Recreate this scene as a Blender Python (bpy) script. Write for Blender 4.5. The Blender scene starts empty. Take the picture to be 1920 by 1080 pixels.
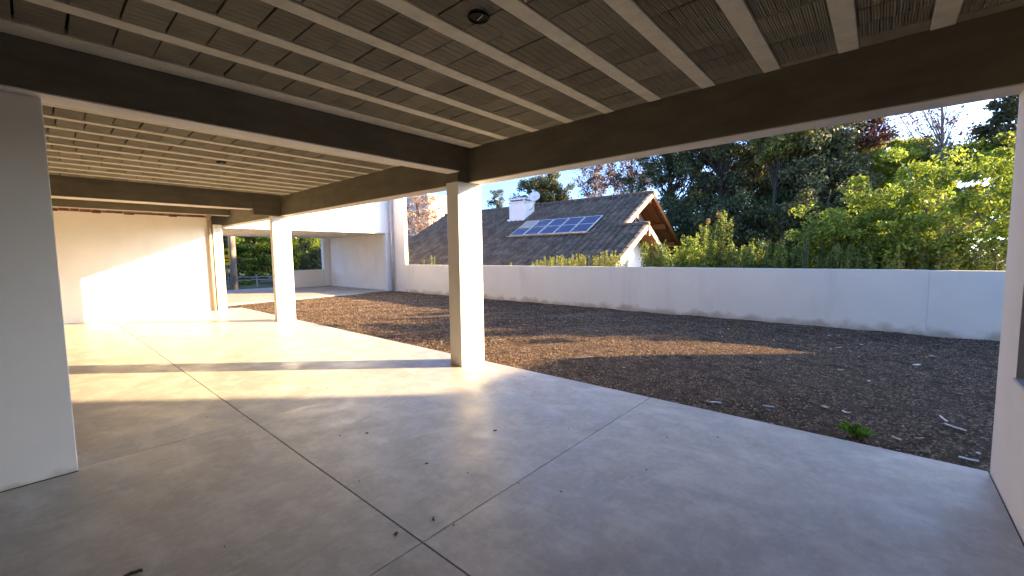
import bpy, bmesh, math, random
import numpy as np
from mathutils import Vector, Matrix
C = bpy.context.scene.collection
S = bpy.context.scene
rnd = random.Random(7)

# Plan coordinates used below: x along the slab edge away from the camera, Y out
# towards the garden, z up (metres).  In Blender space y = -Y.
# ------------------------------------------------------------------ camera
cam_d = bpy.data.cameras.new('camera'); cam = bpy.data.objects.new('camera', cam_d); C.objects.link(cam)
yaw, pit, rol = (math.radians(a) for a in (49.582, -4.525, -0.689))
F = Vector((math.cos(yaw)*math.cos(pit), -math.sin(yaw)*math.cos(pit), math.sin(pit)))
R = Vector((-math.sin(yaw), -math.cos(yaw), 0)); U = R.cross(F)
R2 = math.cos(rol)*R + math.sin(rol)*U; U2 = -math.sin(rol)*R + math.cos(rol)*U
m = Matrix.Identity(4)
for i, a in enumerate((R2, U2, -F)):
    for j in range(3): m[j][i] = a[j]
m.translation = (0, 0, 1.5)
cam.matrix_world = m
cam_d.sensor_width = 36; cam_d.lens = 787.12/1920*36; cam_d.shift_x = -21.42/1920
cam_d.clip_start = 0.05; cam_d.clip_end = 2000
S.camera = cam
# ------------------------------------------------------------------ light
SUN = Vector((-0.747, -0.665, 0.287)).normalized()
W = bpy.data.worlds.new('World'); S.world = W; W.use_nodes = True
nt = W.node_tree; bg = nt.nodes['Background']
sky = nt.nodes.new('ShaderNodeTexSky'); sky.sky_type = 'NISHITA'; sky.sun_disc = False
sky.sun_elevation = math.asin(SUN.z); sky.sun_rotation = math.atan2(SUN.x, SUN.y)
sky.air_density = 0.42; sky.dust_density = 1.6; sky.ozone_density = 9.0
nt.links.new(sky.outputs[0], bg.inputs[0]); bg.inputs[1].default_value = 0.122
sd = bpy.data.lights.new('sun', 'SUN'); so = bpy.data.objects.new('sun', sd); C.objects.link(so)
sd.energy = 2.0; sd.angle = math.radians(0.53); sd.color = (1.0, 0.88, 0.75)
so.rotation_euler = SUN.to_track_quat('Z', 'Y').to_euler(); so.location = (-20, -20, 15)
vs = S.view_settings; vs.view_transform = 'Standard'; vs.look = 'None'; vs.gamma = 1; vs.use_curve_mapping = False
vs.exposure = 3.55
vs.use_white_balance = True; vs.white_balance_temperature = 12500; vs.white_balance_tint = 10
S.cycles.max_bounces = 10; S.cycles.diffuse_bounces = 6; S.cycles.transparent_max_bounces = 8

# ------------------------------------------------------------------ materials
def mat(name, col, rough=.8, var=.12, scale=3, bump=.15, bscale=60, spec=.3, detail=5, stretch=None,
        col2=None, island=0, objrand=0, metal=0, transl=0, emit=None):
    M = bpy.data.materials.new(name); M.use_nodes = True
    t = M.node_tree; n = t.nodes; L = t.links; b = n['Principled BSDF']
    b.inputs['Roughness'].default_value = rough; b.inputs['Metallic'].default_value = metal
    b.inputs['Specular IOR Level'].default_value = spec
    tc = n.new('ShaderNodeTexCoord'); src = tc.outputs['Object']
    if stretch:
        mp = n.new('ShaderNodeMapping'); mp.inputs['Scale'].default_value = stretch
        L.new(src, mp.inputs[0]); src = mp.outputs[0]
    nz = n.new('ShaderNodeTexNoise'); nz.inputs['Scale'].default_value = scale; nz.inputs['Detail'].default_value = detail
    nz.inputs['Roughness'].default_value = .62
    L.new(src, nz.inputs['Vector'])
    rp = n.new('ShaderNodeValToRGB')
    c2 = col2 or tuple(c*(1-var*2) for c in col)
    rp.color_ramp.elements[0].position = .3; rp.color_ramp.elements[1].position = .7
    rp.color_ramp.elements[0].color = (*c2, 1); rp.color_ramp.elements[1].color = (*[c*(1+var*.6) for c in col], 1)
    L.new(nz.outputs[0], rp.inputs[0]); cur = rp.outputs[0]
    if island or objrand:
        if island:
            g = n.new('ShaderNodeNewGeometry'); rs = g.outputs['Random Per Island']; amt = island
        else:
            g = n.new('ShaderNodeObjectInfo'); rs = g.outputs['Random']; amt = objrand
        hs = n.new('ShaderNodeHueSaturation')
        mr = n.new('ShaderNodeMapRange'); mr.inputs[3].default_value = 1-amt; mr.inputs[4].default_value = 1+amt
        L.new(rs, mr.inputs[0]); L.new(mr.outputs[0], hs.inputs['Value'])
        mr2 = n.new('ShaderNodeMath'); mr2.operation = 'MULTIPLY_ADD'
        fr = n.new('ShaderNodeMath'); fr.operation = 'FRACT'; k = n.new('ShaderNodeMath'); k.operation = 'MULTIPLY'; k.inputs[1].default_value = 7.31
        L.new(rs, k.inputs[0]); L.new(k.outputs[0], fr.inputs[0]); L.new(fr.outputs[0], mr2.inputs[0])
        mr2.inputs[1].default_value = .05*min(1, amt*2); mr2.inputs[2].default_value = .5-.025*min(1, amt*2)
        L.new(mr2.outputs[0], hs.inputs['Hue']); L.new(cur, hs.inputs['Color']); cur = hs.outputs[0]
    L.new(cur, b.inputs['Base Color'])
    if bump:
        bz = n.new('ShaderNodeTexNoise'); bz.inputs['Scale'].default_value = bscale; bz.inputs['Detail'].default_value = 4
        L.new(src, bz.inputs['Vector'])
        bp = n.new('ShaderNodeBump'); bp.inputs['Strength'].default_value = bump; bp.inputs['Distance'].default_value = .01
        L.new(bz.outputs[0], bp.inputs['Height']); L.new(bp.outputs[0], b.inputs['Normal'])
    if transl:
        tr = n.new('ShaderNodeBsdfTranslucent'); mx = n.new('ShaderNodeMixShader'); mx.inputs[0].default_value = transl
        L.new(cur, tr.inputs[0]); L.new(b.outputs[0], mx.inputs[1]); L.new(tr.outputs[0], mx.inputs[2])
        L.new(mx.outputs[0], n['Material Output'].inputs[0])
    M['ramp'] = rp.name
    return M

def add_stains(M, scale, col, lo, hi, stretch=(1, 1, 1), amount=.5):
    """shaped stains / wear mixed over the base colour"""
    t = M.node_tree; n = t.nodes; L = t.links; b = n['Principled BSDF']
    old = b.inputs['Base Color'].links[0].from_socket
    tc = n.new('ShaderNodeTexCoord'); mp = n.new('ShaderNodeMapping'); mp.inputs['Scale'].default_value = stretch
    nz = n.new('ShaderNodeTexNoise'); nz.inputs['Scale'].default_value = scale; nz.inputs['Detail'].default_value = 8; nz.inputs['Roughness'].default_value = .65
    L.new(tc.outputs['Object'], mp.inputs[0]); L.new(mp.outputs[0], nz.inputs['Vector'])
    mr = n.new('ShaderNodeMapRange'); mr.inputs[1].default_value = lo; mr.inputs[2].default_value = hi; mr.inputs[4].default_value = amount
    L.new(nz.outputs[0], mr.inputs[0])
    mx = n.new('ShaderNodeMixRGB'); mx.inputs[2].default_value = (*col, 1)
    L.new(mr.outputs[0], mx.inputs[0]); L.new(old, mx.inputs[1]); L.new(mx.outputs[0], b.inputs['Base Color'])

M = {}
M['white'] = mat('white_plaster', (.84, .79, .71), .85, .04, 1.2, .12, 90)
add_stains(M['white'], 1.5, (.55, .50, .44), .60, .80, (1, 1, .25), .35)
M['colwhite'] = mat('column_plaster', (.81, .79, .75), .85, .03, 1.2, .12, 120)
M['wallwhite'] = mat('garden_wall_plaster', (.88, .80, .67), .9, .03, 1.0, .2, 110)
add_stains(M['wallwhite'], 1.1, (.50, .44, .37), .56, .80, (1, 1, .18), .45)
M['taupe'] = mat('taupe_render', (.26, .23, .20), .9, .05, 2, .15, 60)
M['darkwall'] = mat('dark_wall', (.10, .08, .06), .9, .1, 2, .2, 40)
def base_dirt(M_, z0, z1, col):
    t = M_.node_tree; n = t.nodes; L = t.links; b = n['Principled BSDF']; old = b.inputs['Base Color'].links[0].from_socket
    tc = n.new('ShaderNodeTexCoord'); sx = n.new('ShaderNodeSeparateXYZ'); L.new(tc.outputs['Object'], sx.inputs[0])
    nz = n.new('ShaderNodeTexNoise'); nz.inputs['Scale'].default_value = 3.5; nz.inputs['Detail'].default_value = 7; L.new(tc.outputs['Object'], nz.inputs['Vector'])
    ad = n.new('ShaderNodeMath'); ad.operation = 'MULTIPLY_ADD'; ad.inputs[1].default_value = -.45; ad.inputs[2].default_value = .22
    L.new(nz.outputs[0], ad.inputs[0]); ad2 = n.new('ShaderNodeMath'); ad2.operation = 'ADD'; L.new(sx.outputs[2], ad2.inputs[0]); L.new(ad.outputs[0], ad2.inputs[1])
    mr = n.new('ShaderNodeMapRange'); mr.inputs[1].default_value = z0; mr.inputs[2].default_value = z1; mr.inputs[3].default_value = .75; mr.inputs[4].default_value = 0
    L.new(ad2.outputs[0], mr.inputs[0]); mx = n.new('ShaderNodeMixRGB'); mx.inputs[2].default_value = (*col, 1)
    L.new(mr.outputs[0], mx.inputs[0]); L.new(old, mx.inputs[1]); L.new(mx.outputs[0], b.inputs['Base Color'])
base_dirt(M['wallwhite'], .27, .42, (.46, .33, .22))
base_dirt(M['colwhite'], -.02, .05, (.50, .44, .36))
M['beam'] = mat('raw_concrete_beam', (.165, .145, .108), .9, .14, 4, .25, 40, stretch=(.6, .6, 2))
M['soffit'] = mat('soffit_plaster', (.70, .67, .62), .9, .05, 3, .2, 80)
M['joist'] = mat('joist_concrete', (.62, .58, .48), .92, .10, 9, .5, 120)
add_stains(M['joist'], 14, (.30, .20, .14), .62, .72, (1, 1, 1), .5)
M['tile'] = mat('clay_ceiling_block', (.265, .24, .182), .95, .18, 6, .3, 150, stretch=(1, .15, 1), objrand=.16)
M['slab'] = mat('slab_concrete', (.28, .26, .22), .95)
M['floor'] = mat('polished_concrete', (.43, .395, .35), .42, .08, 1.1, .06, 140, .6, 7, stretch=(1, 1.4, 1))
add_stains(M['floor'], 3.6, (.60, .565, .52), .46, .68, (1, 1.5, 1), .75)
add_stains(M['floor'], 17, (.57, .53, .48), .5, .72, (1.3, .8, 1), .5)
add_stains(M['floor'], 9, (.24, .215, .19), .50, .82, (1.6, .7, 1), .45)
def floor_rough():
    t = M['floor'].node_tree; n = t.nodes; L = t.links
    nz = n.new('ShaderNodeTexNoise'); nz.inputs['Scale'].default_value = 4; nz.inputs['Detail'].default_value = 6
    tc = n.new('ShaderNodeTexCoord'); L.new(tc.outputs['Object'], nz.inputs['Vector'])
    mr = n.new('ShaderNodeMapRange'); mr.inputs[1].default_value = .3; mr.inputs[2].default_value = .7
    mr.inputs[3].default_value = .33; mr.inputs[4].default_value = .55
    L.new(nz.outputs[0], mr.inputs[0]); L.new(mr.outputs[0], n['Principled BSDF'].inputs['Roughness'])
floor_rough()
M['joint'] = mat('dark_joint', (.05, .045, .04), .95)
M['drive'] = mat('driveway_concrete', (.42, .39, .35), .7, .1, 1.2, .1, 30)
M['soil'] = mat('dark_soil', (.095, .064, .046), .97, .3, 9, .9, 70, spec=.05)
M['chip'] = mat('gravel_chip', (.25, .162, .108), .85, .25, 20, .3, 200, spec=.15, island=.6)
M['brick'] = mat('red_brick', (.30, .11, .07), .9, .3, 20, .6, 60, objrand=.3)
M['mortar'] = mat('rough_mortar', (.40, .34, .27), .95, .25, 18, .8, 50)
M['pipe'] = mat('pvc_pipe', (.50, .37, .28), .6, .1, 5, .05)
M['pipew'] = mat('pvc_pipe_pale', (.62, .52, .48), .6, .06, 5, .05)
M['black'] = mat('black_plastic', (.010, .010, .010), .35, .05, 5, 0)
M['lampblack'] = mat('matt_black_lamp', (.004, .004, .004), .7, .05, 5, 0, spec=.12)
M['plate'] = mat('switch_plate', (.80, .78, .74), .5, .02, 5, 0)
M['pane'] = mat('window_glass', (.03, .06, .14), .12, .05, 2, 0, spec=.6)
M['frame'] = mat('window_frame', (.11, .17, .34), .5, .05, 5, 0)
M['sill'] = mat('window_sill', (.55, .57, .60), .6, .05, 5, .05)
M['rooftile'] = mat('grey_roof_tile', (.165, .122, .090), .8, .2, 2.5, .4, 40, island=.28)
add_stains(M['rooftile'], 3, (.20, .18, .165), .55, .75, (1, 1, 1), .6)
M['timber'] = mat('orange_timber', (.38, .115, .028), .6, .2, 6, .2, 20, stretch=(.3, 3, 3))
M['verge'] = mat('verge_mortar', (.62, .54, .44), .9, .15, 6, .4, 30)
M['panel'] = mat('solar_glass', (.022, .045, .13), .12, .15, 4, 0, spec=.7)
M['panelold'] = mat('milky_solar_glass', (.42, .38, .34), .3, .15, 5, 0, spec=.5)
M['alu'] = mat('aluminium', (.62, .64, .68), .4, .05, 5, 0, metal=.3)
M['rust'] = mat('rusty_rail', (.42, .27, .18), .8, .3, 9, .2)
M['dish'] = mat('dish_white', (.72, .74, .78), .5, .04, 3, 0)
M['bark'] = mat('bark', (.14, .105, .08), .95, .3, 8, .8, 30, stretch=(3, 3, .5))
M['palebark'] = mat('pale_bark', (.36, .29, .25), .95, .2, 8, .5, 30)
M['pole'] = mat('weathered_pole', (.44, .34, .28), .9, .2, 5, .5, 30, stretch=(4, 4, .3))
M['rail'] = mat('guardrail_steel', (.12, .14, .15), .6, .15, 5, .1)
M['yellow'] = mat('yellow_sign', (.72, .42, .02), .5, .05, 4, 0)
M['signblack'] = mat('sign_print', (.03, .028, .02), .6, .05, 4, 0)
M['grass'] = mat('grass_ground', (.07, .085, .03), .95, .4, .8, .6, 8)
M['asphalt'] = mat('asphalt', (.055, .055, .058), .9, .15, 4, .4, 60)
M['cream'] = mat('cream_render', (.62, .52, .40), .9, .06, 1, .1)
M['redpanel'] = mat('brick_red_panel', (.42, .13, .07), .9, .1, 3, .1)
M['glassdark'] = mat('dark_glazing', (.06, .07, .08), .2, .1, 3, 0, spec=.6)
M['purpleroof'] = mat('slate_roof', (.17, .13, .17), .8, .15, 3, .2)
M['redroof'] = mat('clay_roof', (.36, .17, .10), .8, .15, 3, .2)
M['debris'] = mat('white_debris', (.80, .80, .78), .6, .05, 9, 0)
M['bluedebris'] = mat('pale_blue_plastic', (.50, .66, .82), .4, .04, 9, 0)
M['straw'] = mat('dry_leaf', (.48, .36, .25), .8, .2, 30, .1)
M['deadleaf'] = mat('dark_dead_leaf', (.045, .032, .022), .8, .2, 30, .1)
M['leaf_dark'] = mat('leaf_dark', (.098, .108, .045), .55, .3, .7, 0, spec=.4, island=.5, transl=.25, col2=(.05, .062, .030))
M['leaf_olive'] = mat('leaf_olive', (.23, .22, .075), .6, .3, .6, 0, island=.45, transl=.3, col2=(.12, .13, .045))
M['leaf_light'] = mat('leaf_light', (.29, .39, .06), .55, .2, .9, 0, island=.5, transl=.42, col2=(.26, .32, .05))
M['leaf_yellow'] = mat('leaf_yellow_green', (.40, .38, .06), .6, .2, 3, 0, island=.4, transl=.42, col2=(.26, .29, .05))
M['leaf_green'] = mat('leaf_green', (.22, .28, .055), .55, .2, 2, 0, island=.45, transl=.4, col2=(.12, .17, .038))
M['leaf_bright'] = mat('leaf_bright', (.14, .24, .015), .55, .2, .8, 0, island=.4, transl=.45, col2=(.07, .13, .012))
M['leaf_red'] = mat('leaf_red', (.17, .062, .045), .65, .3, .8, 0, island=.5, transl=.35, col2=(.09, .045, .038))
M['leaf_pink'] = mat('leaf_russet', (.45, .20, .11), .65, .2, .8, 0, island=.5, transl=.35, col2=(.50, .36, .28))
M['weed'] = mat('weed_leaf', (.14, .36, .02), .5, .2, 9, 0, island=.3, transl=.4)
M['flower'] = mat('tan_flower', (.42, .30, .10), .7, .2, 9, 0, island=.3, transl=.2)

# ------------------------------------------------------------------ builders
WO = {}                                             # world (plan) origin of every built object
def props(o, label=None, cat=None, group=None, kind=None):
    if label: o['label'] = label
    if cat: o['category'] = cat
    if group: o['group'] = group
    if kind: o['kind'] = kind
    return o
def place(o, parent, org):
    C.objects.link(o); WO[o.name] = org
    if parent:
        o.parent = parent; p = WO[parent.name]
        o.location = (org[0]-p[0], -(org[1]-p[1]), org[2]-p[2])
    else: o.location = (org[0], -org[1], org[2])
    return o
def empty(name, org):
    o = bpy.data.objects.new(name, None); o.empty_display_size = .2
    return place(o, None, org)
class MB:
    def __init__(s): s.v = []; s.f = []; s.m = []
    def add(s, vs, fs, mi=0):
        b = len(s.v); s.v += [tuple(v) for v in vs]; s.f += [tuple(b+i for i in f) for f in fs]; s.m += [mi]*len(fs); return s
    def box(s, x0, x1, Y0, Y1, z0, z1, mi=0):
        return s.add([(x, Y, z) for x in (x0, x1) for Y in (Y0, Y1) for z in (z0, z1)],
                     [(0, 1, 3, 2), (4, 6, 7, 5), (0, 4, 5, 1), (2, 3, 7, 6), (0, 2, 6, 4), (1, 5, 7, 3)], mi)
    def hexa(s, p, mi=0):      # 8 points: bottom 4 (ring) then top 4 (ring)
        return s.add(p, [(3, 2, 1, 0), (4, 5, 6, 7), (0, 1, 5, 4), (1, 2, 6, 5), (2, 3, 7, 6), (3, 0, 4, 7)], mi)
    def prism(s, poly, axis, a, b, mi=0):   # poly in the plane normal to axis ('x' or 'z')
        n = len(poly)
        f = (lambda p, t: (t, p[0], p[1])) if axis == 'x' else ((lambda p, t: (p[0], p[1], t)) if axis == 'z' else (lambda p, t: (p[0], t, p[1])))
        return s.add([f(p, a) for p in poly]+[f(p, b) for p in poly],
                     [tuple(range(n)), tuple(range(2*n-1, n-1, -1))]+[(i, (i+1) % n, n+(i+1) % n, n+i) for i in range(n)], mi)
    def tube(s, pts, rad, n=6, mi=0, cap=True):
        pts = [Vector(p) for p in pts]; rs = rad if isinstance(rad, (list, tuple)) else [rad]*len(pts)
        vs = []; fs = []
        for i, p in enumerate(pts):
            d = (pts[min(i+1, len(pts)-1)]-pts[max(i-1, 0)]); d = d.normalized() if d.length else Vector((0, 0, 1))
            a = d.cross(Vector((0, 0, 1)) if abs(d.z) < .95 else Vector((1, 0, 0))).normalized(); b = d.cross(a)
            vs += [p+rs[i]*(math.cos(t)*a+math.sin(t)*b) for t in (2*math.pi*k/n for k in range(n))]
        for i in range(len(pts)-1):
            for k in range(n):
                fs.append((i*n+k, i*n+(k+1) % n, (i+1)*n+(k+1) % n, (i+1)*n+k))
        if cap: fs += [tuple(range(n-1, -1, -1)), tuple((len(pts)-1)*n+k for k in range(n))]
        return s.add(vs, fs, mi)
    def build(s, name, mats, parent=None, bevel=0, smooth=False, org=None, recalc=True, **kw):
        if not isinstance(mats, (list, tuple)): mats = [mats]
        a = np.array(s.v, float); lo = a.min(0); hi = a.max(0)
        org = org or ((lo[0]+hi[0])/2, (lo[1]+hi[1])/2, lo[2])
        me = bpy.data.meshes.new(name)
        q = a-np.array(org); q[:, 1] *= -1
        me.from_pydata([tuple(r) for r in q], [], s.f)
        for mm in mats: me.materials.append(mm)
        if len(mats) > 1: me.polygons.foreach_set('material_index', s.m)
        if recalc:
            bm = bmesh.new(); bm.from_mesh(me); bmesh.ops.recalc_face_normals(bm, faces=bm.faces); bm.to_mesh(me); bm.free()
        if smooth: me.polygons.foreach_set('use_smooth', [True]*len(me.polygons))
        o = bpy.data.objects.new(name, me)
        if bevel:
            md = o.modifiers.new('bevel', 'BEVEL'); md.width = bevel; md.segments = 2; md.limit_method = 'ANGLE'
        place(o, parent, org); return props(o, **kw)
def quads(name, V, mats, parent=None, org=(0, 0, 0), midx=None, k=4, **kw):
    """V: (n, k, 3) plan-space faces as one fast mesh"""
    n = len(V); a = (V.reshape(-1, 3)-np.array(org)).astype(np.float32); a[:, 1] *= -1
    me = bpy.data.meshes.new(name)
    me.vertices.add(n*k); me.loops.add(n*k); me.polygons.add(n)
    me.vertices.foreach_set('co', a.ravel()); me.loops.foreach_set('vertex_index', np.arange(n*k, dtype=np.int32))
    me.polygons.foreach_set('loop_start', np.arange(0, n*k, k, dtype=np.int32))
    for mm in (mats if isinstance(mats, (list, tuple)) else [mats]): me.materials.append(mm)
    if midx is not None: me.polygons.foreach_set('material_index', midx.astype(np.int32))
    me.update(calc_edges=True); me.validate()
    o = bpy.data.objects.new(name, me); place(o, parent, org); return props(o, **kw)
def dup(o, org, parent=None, **kw):
    c = o.copy(); place(c, parent, org); return props(c, **kw)

# ------------------------------------------------------------------ setting: ground
rs = np.random.RandomState(3)
g = MB(); g.add([(-300, -300, -.45), (600, -300, -.45), (600, 600, -.45), (-300, 600, -.45)], [(0, 1, 2, 3)])
g.build('ground', M['grass'], kind='structure')
XW, YE, XB = -.619, 4.108, 14.62
# floor: panels divided by recessed joints over a base slab
base = MB().box(-.9, 14.85, -3.8, YE-.012, -.30, -.012).build('floor', M['joint'], kind='structure')
xs = [-.615, 1.774, 4.366, 14.80]; ys = [-3.75, 1.24, YE]
for i in range(3):
    for j in range(2):
        gp = .0046; g3 = .0018 if j == 0 else .0004; ga = gp if i < 2 else g3; gb = gp if i < 1 else g3
        MB().box(xs[i]+ga, xs[i+1]-gb, ys[j]+gp, ys[j+1]-(gp if j == 0 else 0), -.075, 0).build('concrete_panel', M['floor'], base)
# garden bed of dark gravel
nx, ny = 150, 60
gx = np.linspace(-6, 16.38, nx); gy = np.linspace(-3.8, 10.39, ny+40)
def bed_z(x, y):
    return -.058+.004*np.clip(y-4.1, 0, 7)+.010*np.sin(x*1.7+.6*y)*np.sin(y*2.1+.4*x)+.007*np.sin(x*5.1+y*3.3)-.015*np.exp(-np.abs(y-4.1)*3)
b = MB(); idx = {}
gy = np.linspace(4.09, 10.39, ny)
X, Y = np.meshgrid(gx, gy); Z = bed_z(X, Y)+rs.randn(*X.shape)*.004
b.add(list(zip(X.ravel(), Y.ravel(), Z.ravel())), [(j*nx+i, j*nx+i+1, (j+1)*nx+i+1, (j+1)*nx+i) for j in range(ny-1) for i in range(nx-1)])
b.build('garden_bed', M['soil'], kind='structure', recalc=False)
MB().box(14.86, 16.38, -3.8, 4.085, -.25, -.05).build('garden_bed', M['soil'], kind='structure')
def chips(n, x0, x1, y0, y1, smin, smax, zf):
    x = rs.uniform(x0, x1, n); y = rs.uniform(y0, y1, n)
    s = rs.uniform(smin, smax, n); el = rs.uniform(.35, .9, n); h = s*rs.uniform(.25, .6, n)
    a = rs.uniform(0, 2*math.pi, n); ca, sa = np.cos(a), np.sin(a); z = zf(x, y)
    P = []
    for (u, v, w) in ((-1, -.3, 0), (.1, -1, .1), (1, .2, 0), (-.2, 1, .1), (rs.uniform(-.4, .4, n), rs.uniform(-.4, .4, n), 1)):
        uu = u*s+rs.uniform(-.2, .2, n)*s; vv = v*s*el+rs.uniform(-.2, .2, n)*s
        P.append(np.stack([x+uu*ca-vv*sa, y+uu*sa+vv*ca, z+w*h+rs.uniform(-.25, .25, n)*h], 1))
    return np.stack(P, 1)               # n,5,3
def chips_mesh(name, P, mt, **kw):
    n = len(P); me = bpy.data.meshes.new(name); a = P.reshape(-1, 3).copy(); a[:, 1] *= -1
    f = np.array([(0, 4, 1), (1, 4, 2), (2, 4, 3), (3, 4, 0)]); F_ = (np.arange(n)[:, None, None]*5+f[None]).reshape(-1)
    me.vertices.add(n*5); me.loops.add(n*12); me.polygons.add(n*4)
    me.vertices.foreach_set('co', a.astype(np.float32).ravel()); me.loops.foreach_set('vertex_index', F_.astype(np.int32))
    me.polygons.foreach_set('loop_start', np.arange(0, n*12, 3, dtype=np.int32)); me.materials.append(mt)
    me.update(calc_edges=True); me.validate(); o = bpy.data.objects.new(name, me); place(o, None, (0, 0, 0)); return props(o, **kw)
zf = lambda x, y: bed_z(x, y)
P = np.concatenate([chips(52000, -1.6, 5, 4.13, 8.2, .007, .019, zf), chips(20000, -2, 6, 8.2, 10.38, .010, .023, zf),
                    chips(38000, 5, 16.35, 4.13, 10.38, .012, .027, zf), chips(4000, 14.9, 16.35, 1, 4.1, .014, .03, lambda x, y: -.05+0*x)])
chips_mesh('gravel', P, M['chip'], kind='stuff')

# ------------------------------------------------------------------ carport structure
t = MB().box(-.9, 16.39, -3.9, 4.10, 2.99, 3.35).build('roof_slab', M['slab'], kind='structure')
ZC = 2.912
def profile_tile(seed):
    r = random.Random(seed); w = .348; L_ = .1965; n_g = 6; pts = [(-w/2, .05), (-w/2, 0)]
    for k in range(n_g):
        x0 = -w/2+w*k/n_g; gw = w/n_g
        for q in range(4):
            d = .018 if q == 0 else .010; ww = .009 if q == 0 else .006
            xa = x0+gw*(q+.12)/4+r.uniform(-.001, .001)
            pts += [(xa+.001, 0), (xa+.0025, d), (xa+ww-.0025, d), (xa+ww, 0)]
    pts += [(w/2, 0), (w/2, .05)]
    m_ = MB(); n = len(pts); ya, yb = -L_/2, L_/2
    m_.add([(x, ya, z) for x, z in pts]+[(x, yb, z) for x, z in pts],
           [(i, i+1, n+i+1, n+i) for i in range(n-1)]+[tuple(range(n-1, -1, -1)), tuple(range(n, 2*n))])
    a = m_
    me = bpy.data.meshes.new('ceiling_tile'); me.from_pydata([(x, -y, z) for x, y, z in a.v], [], a.f); me.materials.append(M['tile'])
    return me
tile_meshes = [profile_tile(s) for s in range(4)]
def ceiling_bay(x0, x1, rows, joists, jw, ylo, label):
    cl = MB().box(x0, x1, -3.5, 3.87, ZC+.045, ZC+.078).build('ceiling', M['joint'], kind='structure')  # backing coloured dark so the deep gaps between tiles look dark
    for xj in joists:
        MB().box(xj-jw/2, xj+jw/2, -3.5, 3.872, ZC+.000+rnd.uniform(-.002, .002), ZC+.043).build('joist', M['joist'], cl, bevel=.004)
    rest = MB()
    for xr in rows:
        y = 3.866-rnd.uniform(.03, .19)
        MB().box(xr-.174, xr+.174, y+.004, 3.874, ZC+.005, ZC+.043).build('ceiling_tile', M['tile'], cl)
        lo = ylo(xr)
        while y > -3.45:
            if y > lo:
                o = bpy.data.objects.new('ceiling_tile', rnd.choice(tile_meshes))
                place(o, cl, (xr+rnd.uniform(-.003, .003), y-.1, ZC+.006+rnd.uniform(-.003, .004)))
                o.rotation_euler = (rnd.uniform(-.012, .012), rnd.uniform(-.01, .01), rnd.uniform(-.008, .008)+(math.pi if rnd.random() < .5 else 0))
            else:
                rest.box(xr-.176, xr+.176, y-.2, y, ZC+.006, ZC+.043)
            y -= .2055+rnd.choice((0, 0, 0, .003, .007))
    rest.build('tile_field', M['tile'], cl, kind='stuff')
    return cl
J = [3.556-.474*k for k in range(9)]
near = ceiling_bay(-.61, 4.19, [3.795]+[(J[k]+J[k+1])/2 for k in range(8)]+[-.46], J, .118, lambda x: max(-.75, (3.6-x)*.885-.9), '')
MB().box(3.975, 4.188, -3.5, 3.872, ZC-.006, ZC+.043).build('edge_strip', M['joist'], near, bevel=.004)
J2 = [4.87+.478*k for k in range(12)]
far = ceiling_bay(4.43, 10.69, [(J2[k]+J2[k+1])/2 for k in range(11)]+[10.36], J2, .10, lambda x: -.02, '')
MB().box(4.44, 4.79, -3.5, 3.872, ZC-.006, ZC+.043).build('edge_strip', M['joist'], far, bevel=.004)
MB().box(10.93, 14.45, -3.5, 3.87, ZC, ZC+.075).build('ceiling', M['joist'], kind='structure')
# beams
def beam(x0, x1, Y0, Y1, z0, z1, label, axis, grp='concrete beams under the ceiling'):
    e = empty('concrete_beam', ((x0+x1)/2, (Y0+Y1)/2, z0)); props(e, label, 'beam', grp)
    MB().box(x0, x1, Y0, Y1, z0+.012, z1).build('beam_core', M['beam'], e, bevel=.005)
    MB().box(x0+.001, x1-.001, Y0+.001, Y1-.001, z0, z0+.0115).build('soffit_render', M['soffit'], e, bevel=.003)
    return e
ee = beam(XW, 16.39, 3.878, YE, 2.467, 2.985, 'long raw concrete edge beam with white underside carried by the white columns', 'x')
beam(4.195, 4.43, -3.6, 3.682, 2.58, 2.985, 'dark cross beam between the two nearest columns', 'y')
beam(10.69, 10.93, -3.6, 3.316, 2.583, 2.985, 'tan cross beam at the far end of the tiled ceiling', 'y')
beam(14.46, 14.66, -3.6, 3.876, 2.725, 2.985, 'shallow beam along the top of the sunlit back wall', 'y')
# columns
def column(x0, x1, Y0, Y1, z1, label):
    e = MB().box(x0, x1, Y0, Y1, 0.0, z1).build('column', M['colwhite'], bevel=.006)
    return props(e, label, 'column', 'white square columns')
ca = column(4.239, 4.473, 3.684, YE-.002, 2.465, 'wide white column at the slab corner in the middle of the picture')
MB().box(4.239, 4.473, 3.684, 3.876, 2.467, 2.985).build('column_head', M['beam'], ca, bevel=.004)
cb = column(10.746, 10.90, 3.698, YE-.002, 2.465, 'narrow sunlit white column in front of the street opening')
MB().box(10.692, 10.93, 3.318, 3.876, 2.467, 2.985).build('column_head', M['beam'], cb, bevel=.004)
column(14.50, 14.74, 3.452, 3.67, 2.465, 'white column at the end of the sunlit back wall beside a pipe')
cd = column(4.297, 4.53, -.33, .129, 2.578, 'shaded grey column filling the left edge of the picture')
MB().box(4.294, 4.2965, -.33, .13, 0.0, .006).build('base_gap', M['joint'], cd)
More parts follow.
